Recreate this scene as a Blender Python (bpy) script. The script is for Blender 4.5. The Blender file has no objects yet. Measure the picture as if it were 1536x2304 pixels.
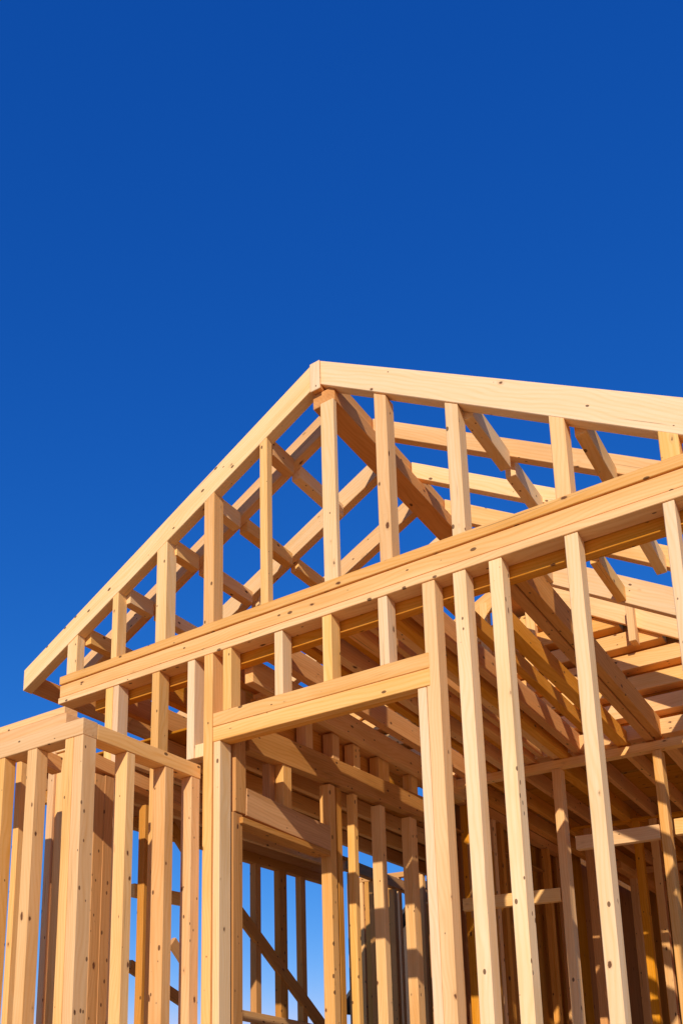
import bpy, bmesh, math, random
from mathutils import Vector, Matrix
random.seed(7)
scene = bpy.context.scene
COL = scene.collection

# ------------------------------------------------------------------ camera model
W0, H0 = 1536.0, 2304.0
CX, YH, F, HH = 540.0, 2400.0, 2066.0, 499.0      # principal column, horizon row, focal length (px), horizon offset
PYC = YH - HH
PITCH = math.atan(HH / F)
TH = math.atan(1590.0 / 2125.0)
CAM = Vector((0.0, -5.0, 1.6))
FW = Vector((-math.sin(TH)*math.cos(PITCH), math.cos(TH)*math.cos(PITCH), math.sin(PITCH)))
RT = Vector((math.cos(TH), math.sin(TH), 0.0))
UP = RT.cross(FW)

def ray(u, v): return RT*((u-CX)/F) - UP*((v-PYC)/F) + FW
def atY(u, v, Y):                                  # sight line met with the plane y = Y
    d = ray(u, v); return CAM + d*((Y-CAM.y)/d.y)
def atX(u, v, X):
    d = ray(u, v); return CAM + d*((X-CAM.x)/d.x)
def atZ(u, v, Z):
    d = ray(u, v); return CAM + d*((Z-CAM.z)/d.z)

cam_d = bpy.data.cameras.new('camera'); cam = bpy.data.objects.new('camera', cam_d); COL.objects.link(cam)
cam.matrix_world = Matrix.Translation(CAM) @ Matrix((RT, UP, -FW)).transposed().to_4x4()
cam_d.sensor_fit = 'HORIZONTAL'; cam_d.sensor_width = 36.0
cam_d.lens = 36.0*F/W0
cam_d.shift_x = (W0/2-CX)/W0
cam_d.shift_y = (PYC-H0/2)/W0
cam_d.clip_start = 0.05; cam_d.clip_end = 3000
scene.camera = cam

# ------------------------------------------------------------------ light
SX, SY, SZ = 0.36, -1.0, 0.50                      # towards the sun
el = math.atan2(SZ, math.hypot(SX, SY)); az = math.atan2(SX, SY)
sun_d = bpy.data.lights.new('sun', 'SUN'); sun = bpy.data.objects.new('sun', sun_d); COL.objects.link(sun)
sun_d.energy = 4.0; sun_d.angle = math.radians(0.5); sun_d.color = (1.0, 0.89, 0.86)
sun.rotation_euler = Vector((SX, SY, SZ)).to_track_quat('Z', 'Y').to_euler()
sun.location = (6, -18, 12)
w = bpy.data.worlds.new('World'); scene.world = w; w.use_nodes = True
nt = w.node_tree; nt.nodes.clear()
sky = nt.nodes.new('ShaderNodeTexSky'); sky.sky_type = 'NISHITA'; sky.sun_disc = False
sky.sun_elevation = el; sky.sun_rotation = az; sky.altitude = 1500; sky.air_density = 1.0; sky.dust_density = 0.0; sky.ozone_density = 5.0
hs = nt.nodes.new('ShaderNodeHueSaturation'); hs.inputs['Saturation'].default_value = 1.16; hs.inputs['Value'].default_value = 1.15
bg = nt.nodes.new('ShaderNodeBackground'); bg.inputs['Strength'].default_value = 0.115
wo = nt.nodes.new('ShaderNodeOutputWorld')
pol = nt.nodes.new('ShaderNodeMix'); pol.data_type = 'RGBA'; pol.blend_type = 'MULTIPLY'; pol.inputs[0].default_value = 1.0
pol.inputs[7].default_value = (0.50, 0.92, 1.70, 1)      # clear dry air through a polarising filter
nt.links.new(sky.outputs[0], hs.inputs['Color']); gm = nt.nodes.new('ShaderNodeGamma'); gm.inputs[1].default_value = 0.80; nt.links.new(hs.outputs[0], gm.inputs[0]); nt.links.new(gm.outputs[0], pol.inputs[6]); 
sep = nt.nodes.new('ShaderNodeSeparateColor'); comb = nt.nodes.new('ShaderNodeCombineColor'); nt.links.new(pol.outputs[2], sep.inputs[0])
for ch, (pw, k) in enumerate(((1.6, 4.5), (1.0, 0.93), (0.66, 0.785))):   # tone of each channel, matched to a polarised evening sky
    m1 = nt.nodes.new('ShaderNodeMath'); m1.operation = 'MULTIPLY'; m1.inputs[1].default_value = .115
    m2 = nt.nodes.new('ShaderNodeMath'); m2.operation = 'POWER'; m2.inputs[1].default_value = pw
    m3 = nt.nodes.new('ShaderNodeMath'); m3.operation = 'MULTIPLY'; m3.inputs[1].default_value = k/.115
    nt.links.new(sep.outputs[ch], m1.inputs[0]); nt.links.new(m1.outputs[0], m2.inputs[0]); nt.links.new(m2.outputs[0], m3.inputs[0]); nt.links.new(m3.outputs[0], comb.inputs[ch])
nt.links.new(comb.outputs[0], bg.inputs['Color']); nt.links.new(bg.outputs[0], wo.inputs['Surface'])
scene.view_settings.view_transform = 'Standard'; scene.view_settings.look = 'None'
scene.view_settings.exposure = 0.0; scene.view_settings.gamma = 1.0; scene.view_settings.use_curve_mapping = False
scene.cycles.max_bounces = 8; scene.cycles.diffuse_bounces = 5

# ------------------------------------------------------------------ materials
class NT:
    def __init__(s, name):
        s.m = bpy.data.materials.new(name); s.m.use_nodes = True; s.t = s.m.node_tree
        s.b = s.t.nodes['Principled BSDF']
    def n(s, typ, **kw):
        x = s.t.nodes.new(typ)
        for k, v in kw.items(): setattr(x, k, v)
        return x
    def l(s, a, b): s.t.links.new(a, b)
    def math(s, op, a, b=None, clamp=False):
        x = s.n('ShaderNodeMath', operation=op, use_clamp=clamp)
        for i, q in enumerate((a, b)):
            if q is None: continue
            if isinstance(q, (int, float)): x.inputs[i].default_value = q
            else: s.l(q, x.inputs[i])
        return x.outputs[0]
    def mix(s, fac, a, b, blend='MIX'):
        x = s.n('ShaderNodeMix', data_type='RGBA', blend_type=blend)
        for i, q in ((0, fac), (6, a), (7, b)):
            if isinstance(q, (int, float)): x.inputs[i].default_value = q
            elif isinstance(q, tuple): x.inputs[i].default_value = (*q, 1)
            else: s.l(q, x.inputs[i])
        return x.outputs[2]
    def ramp(s, f, stops):
        x = s.n('ShaderNodeValToRGB'); e = x.color_ramp.elements
        while len(e) < len(stops): e.new(0.5)
        for q, (p, c) in zip(e, stops): q.position = p; q.color = (*c, 1) if isinstance(c, tuple) else (c, c, c, 1)
        s.l(f, x.inputs[0]); return x.outputs[0]
    def noise(s, vec, scale, detail=4, rough=.5):
        x = s.n('ShaderNodeTexNoise'); s.l(vec, x.inputs['Vector'])
        x.inputs['Scale'].default_value = scale; x.inputs['Detail'].default_value = detail; x.inputs['Roughness'].default_value = rough
        return x.outputs[0]
    def scale(s, vec, v):
        x = s.n('ShaderNodeVectorMath', operation='MULTIPLY'); s.l(vec, x.inputs[0]); x.inputs[1].default_value = v
        return x.outputs[0]
    def add(s, a, b):
        x = s.n('ShaderNodeVectorMath', operation='ADD'); s.l(a, x.inputs[0])
        if isinstance(b, tuple): x.inputs[1].default_value = b
        else: s.l(b, x.inputs[1])
        return x.outputs[0]

def wood(name, light, dark, knot=(0.12, 0.038, 0.014), knots=1.0, sat=0.0):
    g = NT(name)
    tc = g.n('ShaderNodeTexCoord'); oi = g.n('ShaderNodeObjectInfo')
    rv = g.n('ShaderNodeCombineXYZ')
    g.l(g.math('MULTIPLY', oi.outputs['Random'], 37.0), rv.inputs[0])
    g.l(g.math('MULTIPLY', oi.outputs['Random'], 91.0), rv.inputs[1])
    g.l(g.math('MULTIPLY', oi.outputs['Random'], 53.0), rv.inputs[2])
    p = g.add(tc.outputs['Object'], rv.outputs[0])
    # knots: sparse cells, elongated slightly along the grain
    kp = g.scale(p, (5.2, 11.0, 11.0))
    vo = g.n('ShaderNodeTexVoronoi', feature='F1'); g.l(kp, vo.inputs['Vector']); vo.inputs['Scale'].default_value = 1.0
    vo.inputs['Randomness'].default_value = 1.0
    d = g.math('ADD', vo.outputs['Distance'], g.math('MULTIPLY', g.math('SUBTRACT', g.noise(p, 45, 3), .5), 0.14))
    sp = g.n('ShaderNodeSeparateColor'); g.l(vo.outputs['Color'], sp.inputs[0])
    rad = g.math('MULTIPLY', g.math('MULTIPLY', g.math('SUBTRACT', sp.outputs[0], 0.35, True), 1.75), 0.135*knots)
    core = g.math('MULTIPLY', g.math('SUBTRACT', rad, d), 30.0, True)
    halo = g.math('MULTIPLY', g.math('SUBTRACT', g.math('MULTIPLY', rad, 1.7), d), 6.0, True)
    # growth rings, bent round the knots
    warp = g.noise(g.scale(p, (0.9, 3.0, 3.0)), 1.0, 2)
    sx = g.n('ShaderNodeSeparateXYZ'); g.l(p, sx.inputs[0])
    r0 = g.math('ADD', g.math('MULTIPLY', sx.outputs[1], 1.0), g.math('MULTIPLY', sx.outputs[2], 0.75))
    r1 = g.math('ADD', r0, g.math('MULTIPLY', warp, 0.26))
    r1 = g.math('ADD', r1, g.math('MULTIPLY', halo, 0.02))
    ring = g.math('SINE', g.math('MULTIPLY', r1, 240.0))
    ring = g.math('POWER', g.math('ADD', g.math('MULTIPLY', ring, .5), .5), 2.2)
    band = g.noise(g.scale(p, (0.5, 16.0, 16.0)), 1.0, 3)
    fib = g.noise(g.scale(p, (6.0, 260.0, 260.0)), 1.0, 3, .6)
    f = g.math('ADD', g.math('MULTIPLY', ring, 0.16), g.math('MULTIPLY', band, 0.68))
    f = g.math('ADD', f, g.math('MULTIPLY', g.math('SUBTRACT', fib, .5), 0.42))
    base = g.mix(g.ramp(f, [(.15, 0.0), (.78, 1.0)]), light, dark)
    blot = g.noise(g.scale(p, (1.2, 5.0, 5.0)), 1.0, 3)
    base = g.mix(g.math('MULTIPLY', g.math('SUBTRACT', blot, .51, True), 2.0, True), base, tuple(c*.86 for c in dark))
    # board-to-board difference
    hsv = g.n('ShaderNodeHueSaturation'); g.l(base, hsv.inputs['Color'])
    rr = g.math('FRACT', g.math('MULTIPLY', oi.outputs['Random'], 17.31))
    r2 = g.math('FRACT', g.math('MULTIPLY', oi.outputs['Random'], 71.7))
    g.l(g.math('ADD', 0.86, g.math('MULTIPLY', rr, 0.22)), hsv.inputs['Value'])
    g.l(g.math('ADD', 0.97, g.math('MULTIPLY', r2, 0.14)), hsv.inputs['Saturation'])
    g.l(g.math('ADD', 0.4945, g.math('MULTIPLY', rr, 0.005)), hsv.inputs['Hue'])
    c = g.mix(g.math('MULTIPLY', halo, .42), hsv.outputs[0], tuple(k*1.0 for k in (0.36, 0.17, 0.06)))
    c = g.mix(g.math('MULTIPLY', core, .9), c, knot)
    # nail heads and small pin knots
    v2 = g.n('ShaderNodeTexVoronoi', feature='F1'); g.l(g.scale(p, (9.0, 16.0, 16.0)), v2.inputs['Vector']); v2.inputs['Scale'].default_value = 1.0
    s2 = g.n('ShaderNodeSeparateColor'); g.l(v2.outputs['Color'], s2.inputs[0])
    pin = g.math('MULTIPLY', g.math('SUBTRACT', g.math('MULTIPLY', g.math('SUBTRACT', s2.outputs[1], .50, True), .40), v2.outputs['Distance']), 40.0, True)
    c = g.mix(g.math('MULTIPLY', pin, .85), c, (0.10, 0.04, 0.015))
    # drying checks: thin dark lines along the grain
    chk = g.noise(g.scale(p, (1.1, 75.0, 75.0)), 1.0, 1)
    cm = g.math('MULTIPLY', g.math('SUBTRACT', chk, .735, True), 22.0, True)
    c = g.mix(g.math('MULTIPLY', cm, .5), c, (0.14, 0.06, 0.025))
    g.l(c, g.b.inputs['Base Color']); g.b.inputs['Roughness'].default_value = .78
    g.b.inputs['Specular IOR Level'].default_value = .10
    bp = g.n('ShaderNodeBump'); bp.inputs['Strength'].default_value = .35; bp.inputs['Distance'].default_value = .0025
    hgt = g.math('SUBTRACT', g.math('ADD', g.math('MULTIPLY', fib, .6), g.math('MULTIPLY', f, .5)), g.math('ADD', core, cm))
    g.l(hgt, bp.inputs['Height']); g.l(bp.outputs[0], g.b.inputs['Normal'])
    return g.m
PINE = wood('pine_lumber', (0.94, 0.595, 0.245), (0.77, 0.385, 0.10))
GOLD = wood('shade_gold_lumber', (0.86, 0.445, 0.125), (0.64, 0.26, 0.045))  # warm shade tone put into the wood colour, for inner and ridge members
PALE = wood('pale_spruce_lumber', (0.95, 0.70, 0.375), (0.85, 0.525, 0.20), knots=.9)
MID = wood('spruce_lumber', (0.945, 0.625, 0.265), (0.80, 0.425, 0.12))
BROWN = wood('shade_brown_lumber', (0.72, 0.39, 0.135), (0.50, 0.23, 0.055))  # darker copy of the same lumber, interior shade mixed into its colour
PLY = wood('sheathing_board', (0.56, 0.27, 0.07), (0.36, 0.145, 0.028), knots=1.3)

def simple(name, c1, c2, scale, rough=.85, bump=.3, dist=.02):
    g = NT(name); tc = g.n('ShaderNodeTexCoord')
    a = g.noise(tc.outputs['Object'], scale, 6, .6); b = g.noise(tc.outputs['Object'], scale*.07, 3)
    f = g.math('ADD', g.math('MULTIPLY', a, .6), g.math('MULTIPLY', b, .4))
    g.l(g.mix(g.ramp(f, [(.35, 0.), (.65, 1.)]), c1, c2), g.b.inputs['Base Color']); g.b.inputs['Roughness'].default_value = rough
    bp = g.n('ShaderNodeBump'); bp.inputs['Strength'].default_value = bump; bp.inputs['Distance'].default_value = dist
    g.l(a, bp.inputs['Height']); g.l(bp.outputs[0], g.b.inputs['Normal'])
    return g.m
DIRT = simple('sandy_soil', (0.52, 0.35, 0.18), (0.40, 0.26, 0.125), 9.0, bump=.8, dist=.05)
CONC = simple('dusty_concrete', (0.45, 0.37, 0.27), (0.36, 0.29, 0.20), 14.0)
SHING = simple('dark_shingles', (0.06, 0.055, 0.05), (0.03, 0.028, 0.026), 30.0)
STUCCO = simple('brown_siding', (0.11, 0.07, 0.04), (0.07, 0.045, 0.025), 20.0)

# ------------------------------------------------------------------ objects
def tag(o, label=None, cat=None, group=None, kind=None):
    if label: o['label'] = label
    if cat: o['category'] = cat
    if group: o['group'] = group
    if kind: o['kind'] = kind
    return o
def empty(name, loc=(0, 0, 0), parent=None):
    o = bpy.data.objects.new(name, None); COL.objects.link(o); o.location = loc
    if parent: o.parent = parent; o.matrix_parent_inverse = Matrix.Identity(4)
    return o

def solid(name, parent, quad, vec, mat, bevel=.0035, wob=.0):
    """prism: a 4-corner outline (world points, corners 0-1 the long edge) pushed along vec; local X runs along the grain"""
    q = [Vector(p) for p in quad]; vec = Vector(vec)
    ax = ((q[1]-q[0]) + (q[2]-q[3])); ax.normalize()
    nz = vec.normalized(); nz = (nz - ax*nz.dot(ax)).normalized(); ny = nz.cross(ax)
    org = (q[0]+q[1]+q[2]+q[3])/4 + vec/2
    M = Matrix.Translation(org) @ Matrix((ax, ny, nz)).transposed().to_4x4(); Mi = M.inverted()
    bm = bmesh.new()
    a = [bm.verts.new(Mi @ p) for p in q]; b = [bm.verts.new(Mi @ (p+vec)) for p in q]
    bm.faces.new(a[::-1]); bm.faces.new(b)
    for i in range(4): bm.faces.new((a[i], a[(i+1) % 4], b[(i+1) % 4], b[i]))
    bmesh.ops.recalc_face_normals(bm, faces=bm.faces)
    L = (q[1]-q[0]).length
    if bevel: bmesh.ops.bevel(bm, geom=bm.edges[:], offset=bevel, segments=1, affect='EDGES', profile=.5)
    if L > 1.0:                                     # sawn lumber is never dead straight: a slow bow of a few millimetres
        n = max(2, int(L/.6))
        long_e = [e for e in bm.edges if abs((e.verts[0].co-e.verts[1].co).normalized().x) > .9 and e.calc_length() > .5*L]
        bmesh.ops.subdivide_edges(bm, edges=long_e, cuts=n, use_grid_fill=True)
        bow = min(.004, L*.0011)*random.uniform(-1, 1); bow2 = min(.003, L*.001)*random.uniform(-1, 1); ph = random.uniform(0, 3)
        for v in bm.verts:
            t = (v.co.x+L/2)/L; s_ = math.sin(math.pi*max(0, min(1, t)))
            v.co.y += bow*s_; v.co.z += bow2*math.sin(t*math.pi*2+ph)*s_
    me = bpy.data.meshes.new(name); bm.to_mesh(me); bm.free(); me.materials.append(mat)
    o = bpy.data.objects.new(name, me); COL.objects.link(o)
    o.matrix_world = M
    if parent:
        o.parent = parent; o.matrix_parent_inverse = parent_inv(parent)
    return o
def parent_inv(p):
    M = Matrix.Translation(p.location); q = p.parent
    while q: M = Matrix.Translation(q.location) @ M; q = q.parent
    return M.inverted()

def box(name, parent, x0, x1, y0, y1, z0, z1, mat=PINE, bevel=.0035):
    dx, dy, dz = x1-x0, y1-y0, z1-z0; m = max(dx, dy, dz)
    if m == dz: quad = [(x0, y0, z0), (x0, y0, z1), (x1, y0, z1), (x1, y0, z0)]; vec = (0, dy, 0)
    elif m == dx: quad = [(x0, y0, z0), (x1, y0, z0), (x1, y0, z1), (x0, y0, z1)]; vec = (0, dy, 0)
    else: quad = [(x0, y0, z0), (x0, y1, z0), (x0, y1, z1), (x0, y0, z1)]; vec = (dx, 0, 0)
    return solid(name, parent, quad, vec, mat, bevel)

def slantY(name, parent, Y, depth, p0, p1, h0, h1=None, mat=PINE):
    """member in a plane y=Y: top edge from p0 to p1 (x,z), vertical height h0..h1 with plumb-cut ends"""
    h1 = h0 if h1 is None else h1
    q = [(p0[0], Y, p0[1]), (p1[0], Y, p1[1]), (p1[0], Y, p1[1]-h1), (p0[0], Y, p0[1]-h0)]
    return solid(name, parent, q, (0, depth, 0), mat)
def brdY(name, parent, Y, depth, a, b, c, mat=PINE):
    """board lying in y=Y: edge through picture points a, b; opposite edge through c; pushed back by depth"""
    A, B, Cc = atY(*a, Y), atY(*b, Y), atY(*c, Y)
    return brd(name, parent, A, B, Cc, (0, depth, 0), mat)
def brdX(name, parent, X, depth, a, b, c, mat=PINE):
    A, B, Cc = atX(*a, X), atX(*b, X), atX(*c, X)
    return brd(name, parent, A, B, Cc, (-depth, 0, 0), mat)
def brd(name, parent, A, B, Cc, vec, mat):
    e = (B-A).normalized(); wv = (Cc-A) - e*(Cc-A).dot(e)
    return solid(name, parent, [A, B, B+wv, A+wv], vec, mat)
def studY(name, parent, Y, depth, ul, ur, v, z0, z1, mat=PINE, z1b=None):
    """upright in the wall y=Y whose front face spans picture columns ul..ur on row v"""
    x0, x1 = atY(ul, v, Y).x, atY(ur, v, Y).x
    return upr(name, parent, x0, x1, Y, Y+depth, z0, z1, mat, z1b)
def upr(name, parent, x0, x1, y0, y1, z0, z1, mat=PINE, z1b=None):
    z1b = z1 if z1b is None else z1b
    q = [(x0, y0, z0), (x0, y0, z1), (x1, y0, z1b), (x1, y0, z0)]
    return solid(name, parent, q, (0, y1-y0, 0), mat)
def studX(name, parent, X, thick, ul, ur, v, z0, z1, mat=PINE):
    """upright in a wall x=X whose +x face spans picture columns ul..ur on row v"""
    y0, y1 = atX(ul, v, X).y, atX(ur, v, X).y
    return upr(name, parent, X-thick, X, y0, y1, z0, z1, mat)
def mats(i): return (MID, PALE, MID, PALE, PINE)[i % 5]

# ================================================================== THE HOUSE FRAME
house = empty('house_frame', (-3.0, 3.0, 0.0))
tag(house, 'unfinished timber house frame of pale pine studs, plates, joists and gable rafters', 'house frame')
def sec(name, label=None):
    o = empty(name, (0, 0, 0), house)
    if label: o['label'] = label
    return o
ZF = 0.12                                            # slab top
front = sec('gable_wall', 'sunlit front wall under the gable, with a wide opening')
bay = sec('bay_wall', 'low stud walls of the projecting bay at the left')
roof = sec('roof_frame', 'open gable rafters with ridge beam and blocking')
ceil = sec('ceiling_frame', 'joists running back from the front wall')
side = sec('side_wall', 'shaded stud wall running back behind the opening')
cross = sec('cross_wall', 'shaded stud wall across the building with horizontal blocking')
wing = sec('wing_frame', 'low wing seen through the opening, boarded over its joists')
rear = sec('rear_wall', 'dark far end of the building')
# slab
box('slab', house, -6.6, 1.2, -1.35, 13.2, -0.1, ZF, CONC, .01)

# --- roof profile
AP = (-3.035, 6.735)
def rl(x): return AP[1] + .525*(x-AP[0])
def rr(x): return AP[1] - .632*(x-AP[0])
RX = .62                                             # right tail
# --- front gable wall, plates
XL, XR = -5.70, .22
box('top_plate', front, XL, XR, 0.0, .14, 4.816, 4.890, PINE)
box('rim_board', front, XL+.004, XR-.004, .007, .05, 4.697, 4.807, PINE)
box('rim_board', front, XL+.004, XR-.004, .052, .136, 4.694, 4.812, GOLD)
box('bottom_plate', front, XL, XR, -.004, .145, 4.636, 4.690, PINE)
box('inner_beam', front, XL+.3, XR, .149, .235, 4.553, 4.79, GOLD)
# --- gable studs above the plate
gs = [(150, 171.5, 1500, .09), (250, 262.5, 1450, .11), (349, 372, 1420, .12), (457, 480, 1380, .12), (585.5, 602.5, 1320, .07), (728.5, 759, 1270, .05),
      (853.5, 881, 1230, .12), (1015, 1045, 1170, .12), (1248, 1283, 1100, .12), (1485.5, 1531, 1030, .12)]
for i, (a, b, v, d) in enumerate(gs):
    x0, x1 = atY(a, v, .004).x, atY(b, v, .004).x
    f = rl if x1 < AP[0]+.1 else rr
    h = .205 if f is rl else .225
    upr('gable_stud', front, x0, x1, .004, .004+d, 4.8905, f(x0)-h if i != 5 else 6.344, mats(i+1), f(x1)-h if i != 5 else 6.344)
for x in (-.35, .0):
    upr('gable_stud', front, x, x+.09, .004, .12, 4.8905, rr(x)-.23, PINE, rr(x+.09)-.23)
# --- front rafters
slantY('rafter', roof, 0.0, .10, (-6.18, rl(-6.18)), (AP[0]-.035, rl(AP[0]-.035)), .20, .215, PALE)
slantY('rafter', roof, 0.0, .10, (AP[0]+.035, rr(AP[0]+.035)), (RX, rr(RX)), .205, .27, PALE)
# ridge: doubled board with a bearer under it
box('ridge_beam', roof, -3.072, -2.998, -.012, 4.3, 6.47, AP[1]-.022, GOLD)
box('ridge_beam', roof, -3.085, -2.90, .03, 4.28, 6.345, 6.466, GOLD)
box('end_block', roof, -3.078, -2.992, -.022, -.013, 6.46, AP[1]-.032, PALE)
# --- rafters behind, left slope (y, thickness) and right slope
for i, (y, xa) in enumerate(((.40, -6.1), (1.17, -6.1), (1.84, -6.1), (2.55, -6.1))):
    slantY('rafter', roof, y, .09, (xa, rl(xa)), (-3.076, rl(-3.076)), .19, .19, mats(i))
for i, y in enumerate((.78, 1.47, 2.14, 3.05)):
    hh = .15 if i < 2 else (.19 if i == 2 else .27)
    slantY('rafter', roof, y, .09, (-2.986, rr(-2.986)), (RX, rr(RX)), hh, hh, mats(i))
# --- blocking between the rafters
ly = (.104, .40, .49, 1.17, 1.26, 1.84, 1.93, 2.55)
for i, x in enumerate((-5.44, -4.98, -4.47, -4.03, -3.50)):
    for k in range(0, 6, 2):
        if k == 4 and i > 3: continue
        dz = -.055
        y0, y1 = ly[k]+.001, ly[k+1]-.001
        zt = rl(x)-dz-.075
        box('blocking', roof, x-.085, x, y0, y1+.0, rl(x-.085)-.235-.02*(k == 0), rl(x-.085)-.115, mats(i+k))
ry = (.104, .78, .87, 1.47, 1.56, 2.14, 2.23, 3.05)
for i, x in enumerate((-1.90, -1.20, -.5)):
    for k in range(0, 8, 2):
        if k == 6: x = (-1.71, -2.33, -1.05)[i]
        box('blocking', roof, x-.075, x, ry[k]+.001, ry[k+1]-.001, rr(x)-.245, rr(x)-.105, mats(i+k+1))
# eaves boards
box('eaves_board', roof, -6.175, -6.135, .101, 4.3, rl(-6.17)-.20, rl(-6.17)-.03, GOLD)
box('eaves_board', roof, RX-.045, RX-.005, .101, 4.3, rr(RX)-.24, rr(RX)-.04, PINE)

# --- front wall studs below the plate
zt = 4.6355
st = [(236, 252, 1600, .05), (253, 265, 1600, .12), (340.5, 357, 1580, .12), (421, 437, 1560, .12), (458.5, 478, 1560, .13), (501, 519.5, 1500, .12),
      (617, 635.5, 1480, .12), (725, 745.5, 1440, .12), (850, 871, 1380, .12)]
for i, (a, b, v, d) in enumerate(st):
    z0 = ZF+.04
    if i == 3: z0 = 3.835
    if i >= 5: z0 = 4.146
    studY('stud', front, .004 if i != 4 else 0.0, d, a, b, v, z0, zt, mats(i))
box('blocking', front, atY(437.5, 1700, .01).x, atY(457.5, 1700, .01).x, .01, .10, 3.835, 3.94, PALE)
# studs right of the opening
for i, (a, b, v) in enumerate(((968, 998, 1700), (1042, 1072.5, 1700), (1128.5, 1160, 1700), (1314, 1347, 1700))):
    studY('stud', front, .004, .125, a, b, v, ZF+.04, zt, (MID, PALE, PALE, PALE)[i])
studY('stud', front, .004, .125, 1491.5, 1519, 1150, ZF+.04, zt, PALE)
for x in (-.35, .12):
    upr('stud', front, x, x+.085, .004, .13, ZF+.04, zt, PINE)
# header and jacks
xa, xb = atY(479, 1640, 0).x, atY(965, 1500, 0).x
box('header', front, xa, xb, -.004, .070, 3.922, 4.036, PINE)
box('header', front, xa, xb, -.004, .070, 4.040, 4.145, PINE)
box('header', front, xa, xb, .073, .130, 3.925, 4.142, GOLD)
studY('jack_stud', front, .0, .135, 480, 494.5, 1700, ZF+.04, 3.921, PALE)
studY('jack_stud', front, .004, .12, 946, 966, 1700, ZF+.04, 3.921, PALE)
box('sole_plate', front, XL, -3.93, .0, .13, ZF, ZF+.04, PINE)
box('sole_plate', front, atY(946, 1700, 0).x, XR, .0, .13, ZF, ZF+.04, PINE)
# corner studs at the left end, behind the bay
box('stud', front, -5.76, -5.685, -.02, .06, ZF, 4.30, MID)
box('stud', front, -5.68, -5.585, .0, .1, ZF, 4.18, PINE)
box('blocking', front, -5.71, -5.40, -.01, .07, 4.19, 4.34, PALE)


# ================================================================== BAY
XB, YB = -4.10, -1.19
box('top_plate', bay, -7.4, XB, YB, YB+.13, 3.655, 3.768, MID)
box('top_plate', bay, XB-.13, XB, YB+.1305, -.003, 3.655, 3.762, PINE)
box('upper_plate', bay, -7.4, -4.33, -1.13, -1.0, 3.772, 3.875, PINE)
box('upper_plate', bay, -4.45, -4.28, -1.0, -.86, 3.772, 3.84, MID)
box('upper_plate', bay, -7.4, -4.36, -1.12, -1.0, 3.879, 3.93, PINE)
zb = 3.6545
for i, (a, b) in enumerate(((-6, 11), (61.5, 82), (145, 163), (164, 185))):
    studY('stud', bay, YB+.004, .10 if i < 3 else .12, a, b, 1700, ZF+.04, zb, (PINE, MID, PINE, MID)[i])
for x in (-5.38, -5.9, -6.5, -7.1):
    box('stud', bay, x, x+.085, YB+.004, YB+.11, ZF+.04, zb, PINE)
# side wall of the bay
for i, (a, b, v) in enumerate(((283, 302, 1800), (370, 389.5, 1820))):
    studX('stud', bay, XB-.004, .115, a, b, v, ZF+.04, zb, (MID, PINE)[i])
box('stud', bay, XB-.10, XB-.004, -.105, -.006, ZF+.04, zb, MID)
box('sole_plate', bay, -7.4, XB, YB, YB+.13, ZF, ZF+.04, PINE)
box('sole_plate', bay, XB-.13, XB, YB+.1305, -.003, ZF, ZF+.04, PINE)
# back wall of the bay, plates and studs running deeper
brdX('plate', bay, -4.75, .10, (205, 1690), (430, 1796), (205, 1722), GOLD)
brdX('plate', bay, -4.95, .10, (60, 1668), (142, 1705), (60, 1705), GOLD)
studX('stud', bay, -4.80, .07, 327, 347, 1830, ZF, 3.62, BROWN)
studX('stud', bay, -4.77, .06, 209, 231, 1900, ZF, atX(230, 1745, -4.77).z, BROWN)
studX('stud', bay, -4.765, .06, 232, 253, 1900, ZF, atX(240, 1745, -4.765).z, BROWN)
studY('stud', bay, -.6, .09, 32, 44, 1800, ZF, 3.92, PINE)
box('stud', bay, -6.35, -6.27, -.2, -.1, ZF, 4.0, PINE)

# ================================================================== SIDE WALL (x about -3.9)
XS = -3.90
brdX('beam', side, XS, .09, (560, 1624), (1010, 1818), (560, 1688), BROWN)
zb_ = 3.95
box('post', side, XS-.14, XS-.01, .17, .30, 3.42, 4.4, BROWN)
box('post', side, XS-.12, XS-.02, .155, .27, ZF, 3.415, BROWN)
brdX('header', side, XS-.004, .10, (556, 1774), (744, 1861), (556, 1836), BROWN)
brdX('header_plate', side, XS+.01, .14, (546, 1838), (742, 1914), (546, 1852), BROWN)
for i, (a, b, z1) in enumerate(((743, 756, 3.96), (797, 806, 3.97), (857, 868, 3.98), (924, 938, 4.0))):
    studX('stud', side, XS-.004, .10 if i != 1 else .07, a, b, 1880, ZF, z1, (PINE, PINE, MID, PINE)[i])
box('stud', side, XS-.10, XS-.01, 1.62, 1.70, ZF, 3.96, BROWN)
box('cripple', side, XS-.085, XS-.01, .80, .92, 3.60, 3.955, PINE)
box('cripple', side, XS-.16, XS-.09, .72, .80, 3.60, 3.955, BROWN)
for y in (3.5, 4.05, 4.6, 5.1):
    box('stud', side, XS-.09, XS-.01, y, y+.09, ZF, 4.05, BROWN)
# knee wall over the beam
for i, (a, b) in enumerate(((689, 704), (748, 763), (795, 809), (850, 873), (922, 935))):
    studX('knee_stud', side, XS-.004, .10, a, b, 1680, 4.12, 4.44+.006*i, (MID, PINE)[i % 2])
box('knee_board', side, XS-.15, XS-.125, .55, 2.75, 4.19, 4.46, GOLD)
box('knee_plate', side, XS-.16, XS-.002, .6, 4.4, 4.47, 4.515, PINE)

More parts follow.
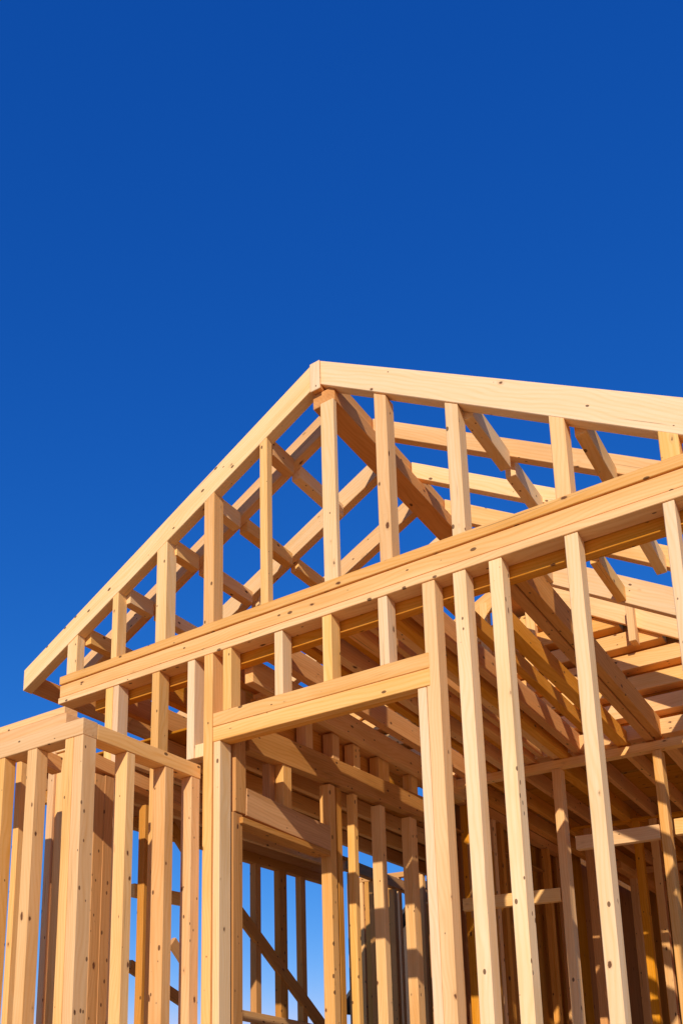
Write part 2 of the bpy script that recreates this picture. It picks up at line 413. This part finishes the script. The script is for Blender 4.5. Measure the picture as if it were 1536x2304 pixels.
# ================================================================== CEILING JOISTS
ZJ = 4.62
def joist(x0, x1, y0=.24, y1=4.2, z0=ZJ, h=.17, m=GOLD): box('joist', ceil, x0, x1, y0, y1, z0, z0+h, m)
joist(-1.875, -1.802); joist(-1.797, -1.725, z0=4.635, h=.20)
joist(-2.13, -2.03, y0=.9, h=.14)
joist(-2.76, -2.685, m=PINE); joist(-2.68, -2.60, z0=4.605); joist(-2.55, -2.48, z0=4.64, h=.20)
joist(-3.03, -2.94); joist(-3.28, -3.20, z0=4.59, h=.20, m=PINE)
joist(-3.41, -3.33, z0=4.60, h=.20); joist(-3.72, -3.64, z0=4.60, h=.20); joist(-3.88, -3.80, z0=4.435, h=.20, m=PINE)
joist(-4.10, -4.02, z0=4.55, h=.2); joist(-4.5, -4.42, z0=4.6, h=.2); joist(-4.9, -4.82, z0=4.6, h=.2); joist(-5.35, -5.28, z0=4.6, h=.2)
joist(-2.36, -2.29, y0=.24, z0=4.72, h=.12); joist(-3.16, -3.10, z0=4.70, h=.13); joist(-2.90, -2.85, z0=4.66, h=.14, m=PINE); joist(-.25, -.17)

# ================================================================== CROSS WALL (y about 3.95)
YC = 3.95
box('top_plate', cross, -3.85, 1.0, YC, YC+.10, 4.515, 4.60, PINE)
for i, (a, b, v) in enumerate(((1250, 1270, 1850), (1478, 1498, 1800))):
    studY('stud', cross, YC+.004, .16 if i else .13, a, b, v, ZF, 4.514, PINE)
for x in (-.9, .0, .8): box('stud', cross, x, x+.09, YC+.004, YC+.13, ZF, 4.514, PINE)
box('blocking', cross, -2.60, -1.83, YC-.006, YC+.08, 3.655, 3.79, MID)
box('blocking', cross, -1.70, -.91, YC-.006, YC+.08, 3.67, 3.82, MID)
box('blocking', cross, -3.80, -2.79, YC-.006, YC+.08, 3.17, 3.30, MID)
# gable boards above the cross wall
for i in range(7):
    z = 4.66 + .242*i
    xr_ = min(.2, AP[0]+(AP[1]-.05-(z+.16))/.632)
    xl_ = max(-5.7, AP[0]-(AP[1]-.05-(z+.16))/.525)
    box('siding_board', cross, xl_, xr_, YC+.01, YC+.175, z, z+.155, (MID, PINE)[i % 2])
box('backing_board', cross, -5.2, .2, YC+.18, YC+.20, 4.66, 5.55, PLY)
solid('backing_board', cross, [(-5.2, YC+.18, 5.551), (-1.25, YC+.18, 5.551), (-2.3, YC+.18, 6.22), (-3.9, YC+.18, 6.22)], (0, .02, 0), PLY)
slantY('gable_rafter', cross, YC-.04, .045, (-6.0, rl(-6.0)+.05), (AP[0]-.02, rl(AP[0]-.02)+.05), .25, .25, PINE)
slantY('gable_rafter', cross, YC-.04, .045, (AP[0]+.02, rr(AP[0]+.02)+.05), (RX, rr(RX)+.05), .25, .25, MID)
for a, b, v, z0, z1 in ((1414, 1430, 1440, 5.60, 5.98), (1178, 1197, 1460, 5.45, 5.83), (1160, 1196, 1520, 5.03, 5.33), (1012, 1024, 1500, 5.1, 5.5)):
    studY('gable_post', cross, 3.80, .15, a, b, v, z0, z1, MID)
for i, x in enumerate((-3.4, -2.9, -2.35, -1.3)):
    box('gable_post', cross, x, x+.09, 3.9, 4.0, 5.9 if i else 5.0, (rl(x) if x < AP[0] else rr(x+.09))-.02, MID)

# ================================================================== WING
for i, x in enumerate((-4.35, -4.72, -5.1, -5.48, -5.86, -6.2)):
    box('joist', wing, x, x+.06, .2, 7.6 if i < 3 else (3.75 if i < 4 else 5.0), 4.02, 4.17, PINE)
for i in range(6):
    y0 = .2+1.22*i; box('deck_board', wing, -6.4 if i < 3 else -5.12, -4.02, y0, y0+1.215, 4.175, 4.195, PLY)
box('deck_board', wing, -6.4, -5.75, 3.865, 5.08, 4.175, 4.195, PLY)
XW = -6.1
zk = atY(830, 1985, 7.45).z
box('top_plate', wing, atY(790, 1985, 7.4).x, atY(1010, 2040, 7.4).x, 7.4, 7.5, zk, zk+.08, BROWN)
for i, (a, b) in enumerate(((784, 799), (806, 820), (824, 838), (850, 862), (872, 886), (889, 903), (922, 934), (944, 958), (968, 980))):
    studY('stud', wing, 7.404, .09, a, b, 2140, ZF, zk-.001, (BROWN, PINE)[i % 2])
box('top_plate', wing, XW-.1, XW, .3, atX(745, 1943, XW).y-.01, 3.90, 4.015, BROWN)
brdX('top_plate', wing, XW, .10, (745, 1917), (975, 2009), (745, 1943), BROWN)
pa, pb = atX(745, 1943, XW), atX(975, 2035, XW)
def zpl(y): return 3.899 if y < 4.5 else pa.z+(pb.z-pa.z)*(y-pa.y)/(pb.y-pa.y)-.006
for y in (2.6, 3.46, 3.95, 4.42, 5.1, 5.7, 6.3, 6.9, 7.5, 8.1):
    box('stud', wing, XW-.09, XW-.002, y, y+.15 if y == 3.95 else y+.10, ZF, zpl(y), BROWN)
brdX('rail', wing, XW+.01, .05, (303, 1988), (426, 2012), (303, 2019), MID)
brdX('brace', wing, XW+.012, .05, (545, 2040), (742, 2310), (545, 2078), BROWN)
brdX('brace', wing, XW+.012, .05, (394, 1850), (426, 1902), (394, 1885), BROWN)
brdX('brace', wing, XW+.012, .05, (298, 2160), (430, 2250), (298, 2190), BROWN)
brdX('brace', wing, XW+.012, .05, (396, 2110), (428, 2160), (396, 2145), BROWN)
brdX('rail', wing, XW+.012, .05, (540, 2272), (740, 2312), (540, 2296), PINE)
brdY('web', wing, 1.9, .05, (558, 1738), (640, 1690), (558, 1752), PINE)
brdY('web', wing, 2.6, .05, (585, 1790), (690, 1735), (585, 1800), PINE)

# ================================================================== REAR PART
for i in range(14):
    x = -3.95+.36*i
    box('joist', rear, x, x+.05 if i % 3 else x+.11, 4.20, 12.4, 4.62, 4.80, GOLD)
for i in range(7):
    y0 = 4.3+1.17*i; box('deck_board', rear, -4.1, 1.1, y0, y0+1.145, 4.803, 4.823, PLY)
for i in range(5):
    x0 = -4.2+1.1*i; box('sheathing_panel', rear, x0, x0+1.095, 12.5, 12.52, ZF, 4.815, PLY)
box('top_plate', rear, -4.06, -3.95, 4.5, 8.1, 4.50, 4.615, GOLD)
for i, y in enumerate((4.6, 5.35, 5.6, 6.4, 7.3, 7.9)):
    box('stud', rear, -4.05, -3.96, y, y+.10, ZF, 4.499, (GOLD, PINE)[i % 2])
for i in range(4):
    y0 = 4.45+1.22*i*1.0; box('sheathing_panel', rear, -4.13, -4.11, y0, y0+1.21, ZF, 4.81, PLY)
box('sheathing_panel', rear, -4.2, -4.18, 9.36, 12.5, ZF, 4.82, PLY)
box('top_plate', rear, -3.55, -3.44, 9.0, 12.3, 4.44, 4.55, GOLD)
box('top_plate', rear, -3.5, 1.0, 9.85, 9.95, 4.5, 4.6, GOLD)
for i, x in enumerate((-3.55, -3.2, -2.95, -2.7, -2.5, -2.1, -1.85, -1.5, -1.2, -.8, -.3)):
    box('stud', rear, x, x+.10, 9.86, 9.97, ZF, 4.5, (PINE, GOLD)[i % 2])
for i, x in enumerate((-3.35, -3.1, -2.75, -2.55, -2.42, -1.95, -1.75, -1.4, -1.2, -.6)):
    box('stud', rear, x, x+.09, 6.9, 7.02, ZF, 4.6, (GOLD, PINE)[i % 2])
box('top_plate', rear, -3.5, .4, 6.9, 7.02, 4.601, 4.64, GOLD)

# ================================================================== GROUND AND NEIGHBOUR
def flat(name, x0, x1, y0, y1, z, mat):
    me = bpy.data.meshes.new(name); me.from_pydata([(x0, y0, z), (x1, y0, z), (x1, y1, z), (x0, y1, z)], [], [(0, 1, 2, 3)]); me.materials.append(mat)
    o = bpy.data.objects.new(name, me); COL.objects.link(o); return o
tag(flat('ground', -900, 900, -900, 900, -.02, DIRT), 'bare sandy building plot', None, None, 'structure')

nb = empty('neighbouring_house', (-14, 16, 0))
tag(nb, 'dark shingled house roof glimpsed low between the studs, far behind', 'house')
def free(name, parent, pts, faces, mat):
    me = bpy.data.meshes.new(name); me.from_pydata(pts, [], faces); me.materials.append(mat); me.update()
    o = bpy.data.objects.new(name, me); COL.objects.link(o); o.parent = parent; o.matrix_parent_inverse = parent_inv(parent)
    bm = bmesh.new(); bm.from_mesh(me); bmesh.ops.recalc_face_normals(bm, faces=bm.faces); bm.to_mesh(me); bm.free()
    return o
P = atY(772, 2250, 16); Q = atY(838, 2150, 16)
sl = (Q.z-P.z)/(Q.x-P.x); xr2 = P.x+2.4; zr2 = P.z+sl*2.4; xe = P.x-.2; ze = P.z-sl*.2; xo = 2*xr2-xe
free('wall', nb, [(xe+.3, 16.3, 0), (xo-.3, 16.3, 0), (xo-.3, 16.3, ze), (xr2, 16.3, zr2-.2), (xe+.3, 16.3, ze),
                  (xe+.3, 22, 0), (xo-.3, 22, 0), (xo-.3, 22, ze), (xr2, 22, zr2-.2), (xe+.3, 22, ze)],
     [(0, 1, 2, 3, 4), (5, 6, 7, 8, 9), (0, 4, 9, 5), (1, 2, 7, 6), (0, 1, 6, 5)], STUCCO)
free('roof', nb, [(xe, 16, ze), (xr2, 16, zr2), (xo, 16, ze), (xe, 16, ze-.12), (xr2, 16, zr2-.12), (xo, 16, ze-.12),
                  (xe, 22.3, ze), (xr2, 22.3, zr2), (xo, 22.3, ze), (xe, 22.3, ze-.12), (xr2, 22.3, zr2-.12), (xo, 22.3, ze-.12)],
     [(0, 1, 4, 3), (1, 2, 5, 4), (6, 7, 10, 9), (7, 8, 11, 10), (0, 1, 7, 6), (1, 2, 8, 7), (3, 4, 10, 9), (4, 5, 11, 10), (0, 3, 9, 6), (2, 5, 11, 8)], SHING)
